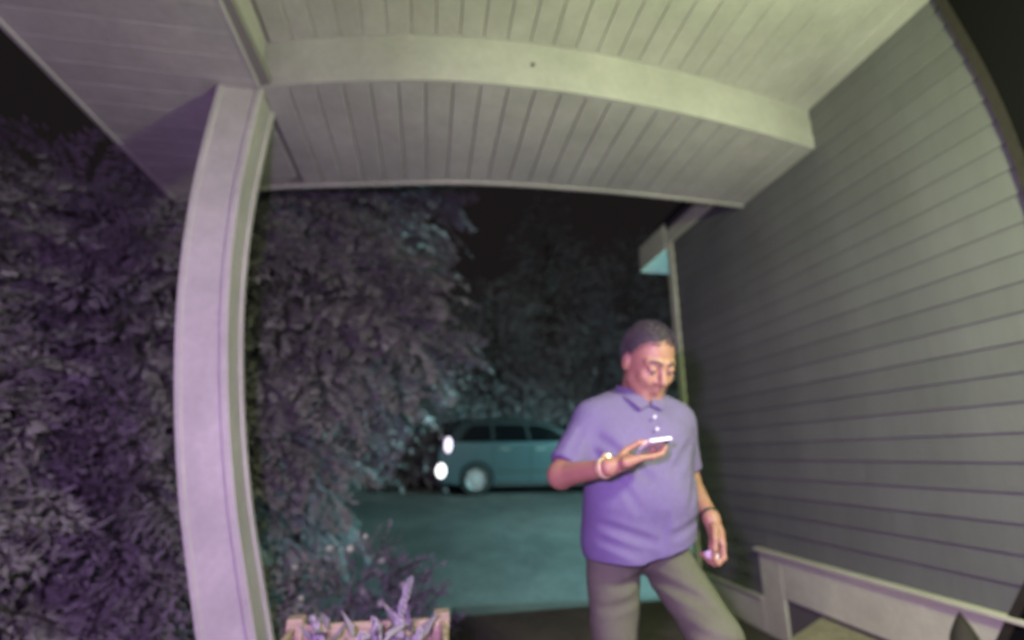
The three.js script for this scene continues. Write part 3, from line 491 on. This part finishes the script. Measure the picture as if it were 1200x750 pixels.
{
  const man = thing('person', 'man in a short-sleeved lavender polo and olive trousers stepping up while looking at his phone', 'person', [0.82, 0, -1.95]);
  const skin = new THREE.MeshPhysicalMaterial({ map: fabricTone, color: lin(0.31, 0.165, 0.105), roughness: 0.55, sheen: 0.2 });
  const shirtM = mat(lin(0.135, 0.115, 0.215), 0.9, { map: fabricTone, bumpMap: weave, bumpScale: 0.0006 });
  const trouserM = mat(lin(0.1, 0.105, 0.07), 0.9, { map: fabricTone, bumpMap: weave, bumpScale: 0.0006 });
  const shoeM = mat(lin(0.03, 0.025, 0.022), 0.5), hairM = mat(lin(0.06, 0.055, 0.052), 0.8, { side: THREE.DoubleSide });
  // joints, local metres (z towards the doorbell)
  const J = { shR: [-0.185, 1.37, 0], elR: [-0.335, 1.165, 0.07], wrR: [-0.228, 1.197, 0.285], shL: [0.155, 1.365, 0.02], elL: [0.212, 1.145, -0.03], wrL: [0.188, 1.02, 0.165], hipR: [-0.13, 0.88, 0], knR: [-0.14, 0.47, 0.03], anR: [-0.135, 0.09, -0.06], hipL: [0.06, 0.885, 0.02], knL: [0.075, 0.69, 0.33], anL: [0.085, 0.345, 0.24], neck: [0.005, 1.45, 0.0] };
  // head frame
  const HM = new THREE.Matrix4().compose(V(0.028, 1.588, 0.085), new THREE.Quaternion().setFromEuler(new THREE.Euler(0.56, 0.14, 0.02, 'YXZ')), V(1.14, 1.17, 1.15)), HI = HM.clone().invert().elements;
  const toHead = (x, y, z) => [HI[0] * x + HI[4] * y + HI[8] * z + HI[12], HI[1] * x + HI[5] * y + HI[9] * z + HI[13], HI[2] * x + HI[6] * y + HI[10] * z + HI[14]];
  const headSdf = (X, Y, Z) => {
    const [x, y, z] = toHead(X, Y, Z), ax = Math.abs(x);
    let d = ell(x, y, z, [0, 0.038, -0.012], [0.078, 0.1, 0.098]);
    d = smin(d, ell(x, y, z, [0, -0.03, 0.025], [0.064, 0.088, 0.066]), 0.03);
    d = smin(d, cone(ax, y, z, [0.05, -0.05, 0.01], [0.018, -0.1, 0.062], 0.024, 0.02), 0.025);
    d = smin(d, cone(ax, y, z, [0.04, -0.022, 0.062], [0.03, -0.03, 0.07], 0.022, 0.018), 0.02);
    d = smin(d, cone(ax, y, z, [0.012, 0.032, 0.088], [0.045, 0.03, 0.07], 0.01, 0.01), 0.016);
    d = smax(d, -(Math.hypot(ax - 0.032, (y - 0.01) * 1.3, z - 0.108) - 0.02), 0.014);
    d = smin(d, cone(x, y, z, [0, 0.018, 0.088], [0, -0.022, 0.11], 0.009, 0.0135), 0.012);
    d = smin(d, cone(ax, y, z, [0.0, -0.027, 0.1], [0.014, -0.029, 0.094], 0.01, 0.009), 0.008);
    d = smin(d, cone(ax, y, z, [0, -0.054, 0.09], [0.022, -0.058, 0.078], 0.006, 0.004), 0.006);
    d = smin(d, cone(ax, y, z, [0, -0.066, 0.088], [0.018, -0.063, 0.079], 0.007, 0.004), 0.006);
    d = smin(d, ell(ax, y, z, [0.032, 0.013, 0.082], [0.017, 0.011, 0.0125]), 0.004);
    d = smin(d, ell(ax, y, z, [0.08, 0.0, -0.012], [0.012, 0.032, 0.02]), 0.008);
    return d;
  };
  const fingersR = []; // hand under the phone
  for (let k = 0; k < 4; k++) { const z = 0.345 - k * 0.021 - 0.004, L = [0.9, 1, 0.97, 0.8][k], y0 = 1.228; fingersR.push([[-0.135, y0, z], [-0.135 + 0.045 * L, y0 + 0.004, z], 0.0098, 0.0092], [[-0.135 + 0.045 * L, y0 + 0.004, z], [-0.135 + 0.08 * L, y0 + 0.012, z - 0.002], 0.0092, 0.0085], [[-0.135 + 0.08 * L, y0 + 0.012, z - 0.002], [-0.135 + 0.098 * L, y0 + 0.033, z - 0.003], 0.0085, 0.0078]); }
  fingersR.push([[-0.19, 1.222, 0.275], [-0.155, 1.252, 0.262], 0.014, 0.0115], [[-0.155, 1.252, 0.262], [-0.112, 1.276, 0.272], 0.0115, 0.0098], [[-0.112, 1.276, 0.272], [-0.085, 1.279, 0.284], 0.0098, 0.0085]);
  const fingersL = [];
  for (let k = 0; k < 4; k++) { const z = 0.222 - k * 0.0205, x = 0.19 - 0.003 * k, L = [0.92, 1, 0.95, 0.78][k], y = 0.94; fingersL.push([[x, y, z], [x - 0.004, y - 0.042 * L, z + 0.004], 0.0102, 0.0095], [[x - 0.004, y - 0.042 * L, z + 0.004], [x - 0.028, y - 0.06 * L, z + 0.006], 0.0095, 0.0088], [[x - 0.028, y - 0.06 * L, z + 0.006], [x - 0.044, y - 0.044 * L, z + 0.006], 0.0088, 0.008]); }
  fingersL.push([[0.175, 0.995, 0.205], [0.158, 0.962, 0.232], 0.014, 0.0115], [[0.158, 0.962, 0.232], [0.15, 0.93, 0.236], 0.0115, 0.01], [[0.15, 0.93, 0.236], [0.146, 0.908, 0.23], 0.01, 0.0088]);
  const handR = (x, y, z) => { let d = smin(cone(x, y, z, J.wrR, [-0.16, 1.217, 0.3], 0.026, 0.024), cone(x, y, z, [-0.185, 1.212, 0.33], [-0.142, 1.225, 0.338], 0.018, 0.013), 0.02); d = smin(d, cone(x, y, z, [-0.18, 1.21, 0.285], [-0.142, 1.224, 0.28], 0.017, 0.013), 0.02); for (const q of fingersR) d = smin(d, cone(x, y, z, ...q), 0.006); return d; };
  const handL = (x, y, z) => { let d = smin(cone(x, y, z, J.wrL, [0.188, 0.975, 0.19], 0.026, 0.024), cone(x, y, z, [0.188, 0.985, 0.2], [0.19, 0.945, 0.216], 0.018, 0.014), 0.02); d = smin(d, cone(x, y, z, [0.186, 0.98, 0.175], [0.184, 0.945, 0.168], 0.017, 0.013), 0.02); for (const q of fingersL) d = smin(d, cone(x, y, z, ...q), 0.006); return d; };
  const torso = (x, y, z, o = 0) => {
    let d = cone(x, y, z, [-0.15, 1.365, 0], [0.12, 1.36, 0.02], 0.07 + o, 0.07 + o);
    d = smin(d, cone(x, y, z, [-0.1, 1.26, 0.01], [0.065, 1.26, 0.03], 0.116 + o, 0.116 + o), 0.09);
    d = smin(d, cone(x, y, z, [-0.08, 1.08, 0.05], [0.025, 1.08, 0.065], 0.142 + o, 0.142 + o), 0.1);
    d = smin(d, Math.min(cone(x, y, z, [0.0, 1.47, -0.02], J.shR, 0.06 + o, 0.055 + o), cone(x, y, z, [0.0, 1.47, -0.02], J.shL, 0.06 + o, 0.055 + o)), 0.04);
    return smin(d, cone(x, y, z, [-0.1, 0.94, 0.0], [0.035, 0.94, 0.02], 0.112 + o, 0.112 + o), 0.09);
  };
  const arms = (x, y, z) => Math.min(smin(cone(x, y, z, J.shR, J.elR, 0.056, 0.044), cone(x, y, z, J.elR, J.wrR, 0.045, 0.027), 0.03), smin(cone(x, y, z, J.shL, J.elL, 0.056, 0.044), cone(x, y, z, J.elL, J.wrL, 0.045, 0.027), 0.03));
  const legs = (x, y, z, o = 0) => Math.min(smin(cone(x, y, z, J.hipR, J.knR, 0.088 + o, 0.06 + o), cone(x, y, z, J.knR, J.anR, 0.06 + o, 0.042 + o * 1.3), 0.03), smin(cone(x, y, z, J.hipL, J.knL, 0.088 + o, 0.062 + o), cone(x, y, z, J.knL, J.anL, 0.062 + o, 0.042 + o * 1.3), 0.03));
  const neckD = (x, y, z) => cone(x, y, z, [0, 1.43, -0.015], [0.02, 1.585, 0.02], 0.062, 0.056);
  const bodyF = (x, y, z) => smin(smin(Math.min(torso(x, y, z, -0.012), legs(x, y, z, -0.012)), arms(x, y, z), 0.03), smin(neckD(x, y, z), headSdf(x, y, z), 0.03), 0.03);
  const headF = (x, y, z) => smin(headSdf(x, y, z), neckD(x, y, z), 0.025);
  const armHand = h => (x, y, z) => smin(arms(x, y, z), h(x, y, z), 0.02);
  const bodyGeo = mergeGeometries([nets(bodyF, [-0.45, 0.04, -0.2], [0.33, 1.5, 0.45], 0.012), nets(headF, [-0.14, 1.42, -0.16], [0.21, 1.83, 0.26], 0.004), nets(armHand(handR), [-0.27, 1.14, 0.2], [0.0, 1.31, 0.39], 0.0035), nets(armHand(handL), [0.1, 0.86, 0.1], [0.25, 1.07, 0.28], 0.0035)]);
  part('body', bodyGeo, skin, man);
  // folds in cloth: real relief
  const seg = (x, y, z, a, b) => cone(x, y, z, a, b, 0, 0);
  const creases = [[[-0.19, 1.3, 0.1], [-0.05, 1.16, 0.2], 0.016, 0.011], [[-0.2, 1.24, 0.1], [-0.1, 1.06, 0.21], 0.014, 0.008], [[0.15, 1.28, 0.1], [0.04, 1.17, 0.2], 0.015, 0.01], [[0.17, 1.2, 0.08], [0.09, 1.06, 0.2], 0.013, 0.008], [[-0.2, 1.0, 0.1], [-0.04, 0.95, 0.2], 0.013, 0.008], [[-0.21, 0.95, 0.08], [-0.1, 0.91, 0.18], 0.012, 0.007], [[0.16, 1.02, 0.1], [0.02, 0.97, 0.21], 0.013, 0.008], [[-0.02, 0.94, 0.2], [0.0, 1.04, 0.22], 0.012, 0.006], [[-0.25, 1.33, 0.07], [-0.31, 1.24, 0.12], 0.012, 0.008], [[0.19, 1.33, 0.07], [0.22, 1.23, 0.06], 0.012, 0.007],
    [[-0.04, 0.83, 0.1], [0.06, 0.79, 0.25], 0.014, 0.009], [[-0.05, 0.82, 0.1], [-0.16, 0.79, 0.1], 0.013, 0.008], [[-0.08, 0.75, 0.1], [-0.2, 0.72, 0.06], 0.013, 0.006], [[0.02, 0.66, 0.36], [0.14, 0.63, 0.36], 0.013, 0.009], [[0.0, 0.72, 0.3], [0.13, 0.69, 0.38], 0.012, 0.006], [[0.02, 0.59, 0.33], [0.13, 0.56, 0.33], 0.014, 0.007], [[-0.2, 0.5, 0.08], [-0.08, 0.47, 0.08], 0.013, 0.008]];
  const fold = (x, y, z) => { let f = 0.002 * Math.sin(x * 26 + y * 9 + 1.6 * Math.sin(y * 8 + x * 5)) + 0.001 * Math.sin(y * 47 + x * 31 + 2 * Math.sin(x * 13)); for (const [a, b, w, h] of creases) { if (z < 0) continue; const q = seg(x, y, 0, [a[0], a[1], 0], [b[0], b[1], 0]) / (w * 1.25), dx = b[0] - a[0], dy = b[1] - a[1], t = cl(((x - a[0]) * dx + (y - a[1]) * dy) / (dx * dx + dy * dy), -0.3, 1.3), e = Math.min(1, z * 12) * Math.exp(-Math.pow((t - 0.5) * 1.7, 4)); if (q < 3) f += e * 0.6 * (h * Math.exp(-q * q) - 0.5 * h * Math.exp(-(q - 1.5) * (q - 1.5) * 2)); } return f; };
  const sleeveCut = (x, y, z, a, b, t) => { const d = [b[0] - a[0], b[1] - a[1], b[2] - a[2]], L = Math.hypot(...d); return ((x - a[0]) * d[0] + (y - a[1]) * d[1] + (z - a[2]) * d[2]) / L - t * L; };
  const shirtF = (x, y, z) => {
    let d = torso(x, y, z, 0.014);
    d = smin(d, cone(x, y, z, [-0.09, 0.9, 0.03], [0.02, 0.9, 0.05], 0.14, 0.136), 0.08);
    d = smax(d, (0.872 + Math.max(0, x + 0.08) * 0.33) - y, 0.006);
    for (const [a, b] of [[J.shR, J.elR], [J.shL, J.elL]]) d = smin(d, smax(cone(x, y, z, a, b, 0.064, 0.068), sleeveCut(x, y, z, a, b, 0.84), 0.008), 0.035);
    d = smin(d, cone(x, y, z, [0, 1.41, -0.01], [0.01, 1.475, 0], 0.088, 0.066), 0.06);
    d = smax(d, y - 1.485 - 0.3 * (-z) , 0.006);
    return d + fold(x, y, z);
  };
  part('shirt', nets(shirtF, [-0.46, 0.85, -0.2], [0.33, 1.54, 0.26], 0.0095), shirtM, man);
  // collar flaps and placket
  for (const s of [-1, 1]) {
    const a = [V(0.012 + s * 0.004, 1.425, 0.118), V(0.012 + s * 0.03, 1.475, 0.088), V(0.012 + s * 0.072, 1.5, 0.03), V(0.008 + s * 0.07, 1.515, -0.03), V(0.005 + s * 0.03, 1.52, -0.07)], b = [V(0.012 + s * 0.045, 1.405, 0.128), V(0.012 + s * 0.078, 1.445, 0.09), V(0.01 + s * 0.1, 1.465, 0.03), V(0.008 + s * 0.095, 1.475, -0.04), V(0.005 + s * 0.03, 1.47, -0.1)];
    const ca = new THREE.CatmullRomCurve3(a).getPoints(14), cb = new THREE.CatmullRomCurve3(b).getPoints(14); part('collar', loft(ca.map((p, i) => [p, cb[i], cb[i].clone().add(V(-s * 0.004, -0.004, -0.006)), p.clone().add(V(-s * 0.004, -0.004, -0.006))])), shirtM, man);
  }
  const trouserF = (x, y, z) => {
    let d = smin(legs(x, y, z, 0.012), cone(x, y, z, [-0.1, 0.93, 0], [0.03, 0.935, 0.02], 0.108, 0.108), 0.03);
    d = smax(d, y - 0.98, 0.01);
    return smax(d + fold(x, y, z) * 1.3, Math.min(0.1 - y + (x > -0.02 ? 1 : 0), 0.34 - y + (x > -0.02 ? 0 : 1)), 0.006) ;
  };
  part('trousers', nets(trouserF, [-0.28, 0.06, -0.2], [0.22, 1.02, 0.46], 0.0095), trouserM, man);
  const shoe = (cx, cy, cz) => nets((x, y, z) => smax(smin(cone(x, y, z, [cx, cy + 0.05, cz - 0.05], [cx, cy + 0.035, cz + 0.15], 0.045, 0.038), cone(x, y, z, [cx, cy + 0.08, cz - 0.02], [cx, cy + 0.045, cz + 0.08], 0.045, 0.035), 0.03), cy - y, 0.004), [cx - 0.08, cy - 0.01, cz - 0.13], [cx + 0.08, cy + 0.15, cz + 0.22], 0.009);
  part('shoe', shoe(-0.135, 0.002, -0.05), shoeM, man); part('shoe', shoe(0.085, 0.27, 0.25), shoeM, man);
  const hn = (x, y, z) => 0.0016 * Math.sin(x * 190 + 3 * Math.sin(z * 90)) * Math.sin(z * 170 + y * 120);
  const line = (x, y, z) => y - 1.05 * z - 0.022 + 0.006 * Math.sin(x * 70) * Math.cos(z * 60);
  const hairF = (X, Y, Z) => { const [x, y, z] = toHead(X, Y, Z); return smax(ell(x, y, z, [0, 0.0385, -0.0125], [0.0795, 0.102, 0.0995]), -(line(x, y, z) - 0.006), 0.02) + hn(x, y, z) * 0.6; };
  const tufts = [], hr = mulberry(55);
  for (let k = 0; k < 9000; k++) {
    const u = unit(hr), p = V(u.x * 0.079, 0.038 + u.y * 0.101, -0.012 + u.z * 0.099); if (line(p.x, p.y, p.z) < -0.008 + 0.016 * hr()) continue;
    const d = u.clone().addScaledVector(V(0.3 * u.x, -0.3, 0.5 + 0.3 * hr()), 1).addScaledVector(unit(hr), 0.5).normalize();
    tufts.push({ p, d, s: 0.008 + 0.006 * hr() });
  }
  const tuftG = leaves(tufts, hr, 0.16, 0.3); tuftG.setAttribute('uv', new THREE.Float32BufferAttribute(new Float32Array(tuftG.attributes.position.count * 2), 2)); tuftG.applyMatrix4(HM);
  part('hair', mergeGeometries([nets(hairF, [-0.14, 1.45, -0.16], [0.21, 1.83, 0.24], 0.005).toNonIndexed(), tuftG]), hairM, man);
  const eyeM = mat(lin(0.2, 0.16, 0.15), 0.5), irisM = mat(lin(0.02, 0.012, 0.01), 0.2);
  for (const s of [-1, 1]) {
    const e = part('eye', new THREE.SphereGeometry(0.0115, 14, 10).translate(s * 0.032, 0.006, 0.0815).applyMatrix4(HM), eyeM, man);
    part('iris', new THREE.SphereGeometry(0.006, 12, 8).translate(s * 0.032, 0.0015, 0.0875).applyMatrix4(HM), irisM, e);
    part('eyebrow', tube([V(s * 0.012, 0.034, 0.1), V(s * 0.03, 0.041, 0.094), V(s * 0.05, 0.034, 0.076)], [0.0045, 0.003], 8, 6).applyMatrix4(HM), hairM, man);
  }
  const buttonG = new THREE.CylinderGeometry(0.006, 0.006, 0.004, 10).rotateX(Math.PI / 2);
  for (const [y, z] of [[1.375, 0.15], [1.33, 0.163]]) { const b = part('button', buttonG, mat(lin(0.5, 0.48, 0.55), 0.4), man); b.position.set(0.01, y, z); }

  const W = (x, y, z) => [0.82 + x, y, -1.95 + z];
  // phone, watch, bracelet and the small white thing in the lowered hand
  const ph = thing('smartphone', 'white-cased smartphone held flat in the raised hand', 'phone', W(-0.068, 1.27, 0.3));
  ph.rotation.set(-0.2, -0.12, 0.1);
  part('case', new RoundedBoxGeometry(0.076, 0.011, 0.15, 3, 0.005), mat(lin(0.75, 0.7, 0.72), 0.35), ph);
  part('screen', new RoundedBoxGeometry(0.07, 0.002, 0.143, 2, 0.001).translate(0, 0.006, 0), new THREE.MeshStandardMaterial({ color: lin(0.05, 0.05, 0.05), emissive: lin(1, 0.92, 0.95), emissiveIntensity: 1.5, roughness: 0.1 }), ph);
  const pl = new THREE.RectAreaLight(lin(1, 0.9, 0.9), 9, 0.066, 0.138); pl.position.set(0, 0.0085, 0); pl.rotation.x = Math.PI / 2; pl.name = 'phone_light'; ph.add(pl);
  const cam = new THREE.TorusGeometry(0.009, 0.002, 8, 18).rotateX(Math.PI / 2); cam.translate(0.022, -0.0065, 0.055); part('lens', cam, M.dark, ph);
  const band = (name, label, cat, a, b, t, r, h, m, extra) => {
    const o = thing(name, label, cat, W(lerp(a[0], b[0], t), lerp(a[1], b[1], t), lerp(a[2], b[2], t)));
    o.quaternion.setFromUnitVectors(V(0, 1, 0), V(b[0] - a[0], b[1] - a[1], b[2] - a[2]).normalize());
    part('band', new THREE.LatheGeometry([[r, -h], [r + 0.004, -h], [r + 0.005, 0], [r + 0.004, h], [r, h], [r, -h]].map(q => new THREE.Vector2(...q)), 32), m, o); if (extra) extra(o);
  };
  const gold = mat(lin(0.85, 0.72, 0.38), 0.3, { metalness: 0.5 });
  band('wristwatch', 'shiny gold wristwatch on the raised wrist', 'watch', J.elR, J.wrR, 0.93, 0.0295, 0.01, gold, o => { const g = new THREE.CylinderGeometry(0.019, 0.019, 0.011, 24); g.rotateX(Math.PI / 2); g.translate(0, 0, -0.038); part('dial', g, gold, o); });
  band('bracelet', 'dark bracelet on the lowered wrist', 'bracelet', J.elL, J.wrL, 0.95, 0.0285, 0.007, mat(lin(0.04, 0.03, 0.03), 0.5));
  const cup = thing('paper_scrap', 'small crumpled white paper held in the lowered hand', 'paper', W(0.155, 0.905, 0.2));
  const pg = new THREE.IcosahedronGeometry(0.02, 2), q = pg.attributes.position; { for (let i = 0; i < q.count; i++) { const x = q.getX(i), y = q.getY(i), z = q.getZ(i), s = 1 + 0.2 * Math.sin(x * 310 + y * 190) * Math.sin(z * 270 + y * 80); q.setXYZ(i, x * s * 0.9, y * s * 0.8, z * s * 1.5); } } pg.computeVertexNormals();
  part('sheet', pg, mat(lin(0.8, 0.79, 0.75), 0.8), cup);
}
renderer.render(scene, camera);
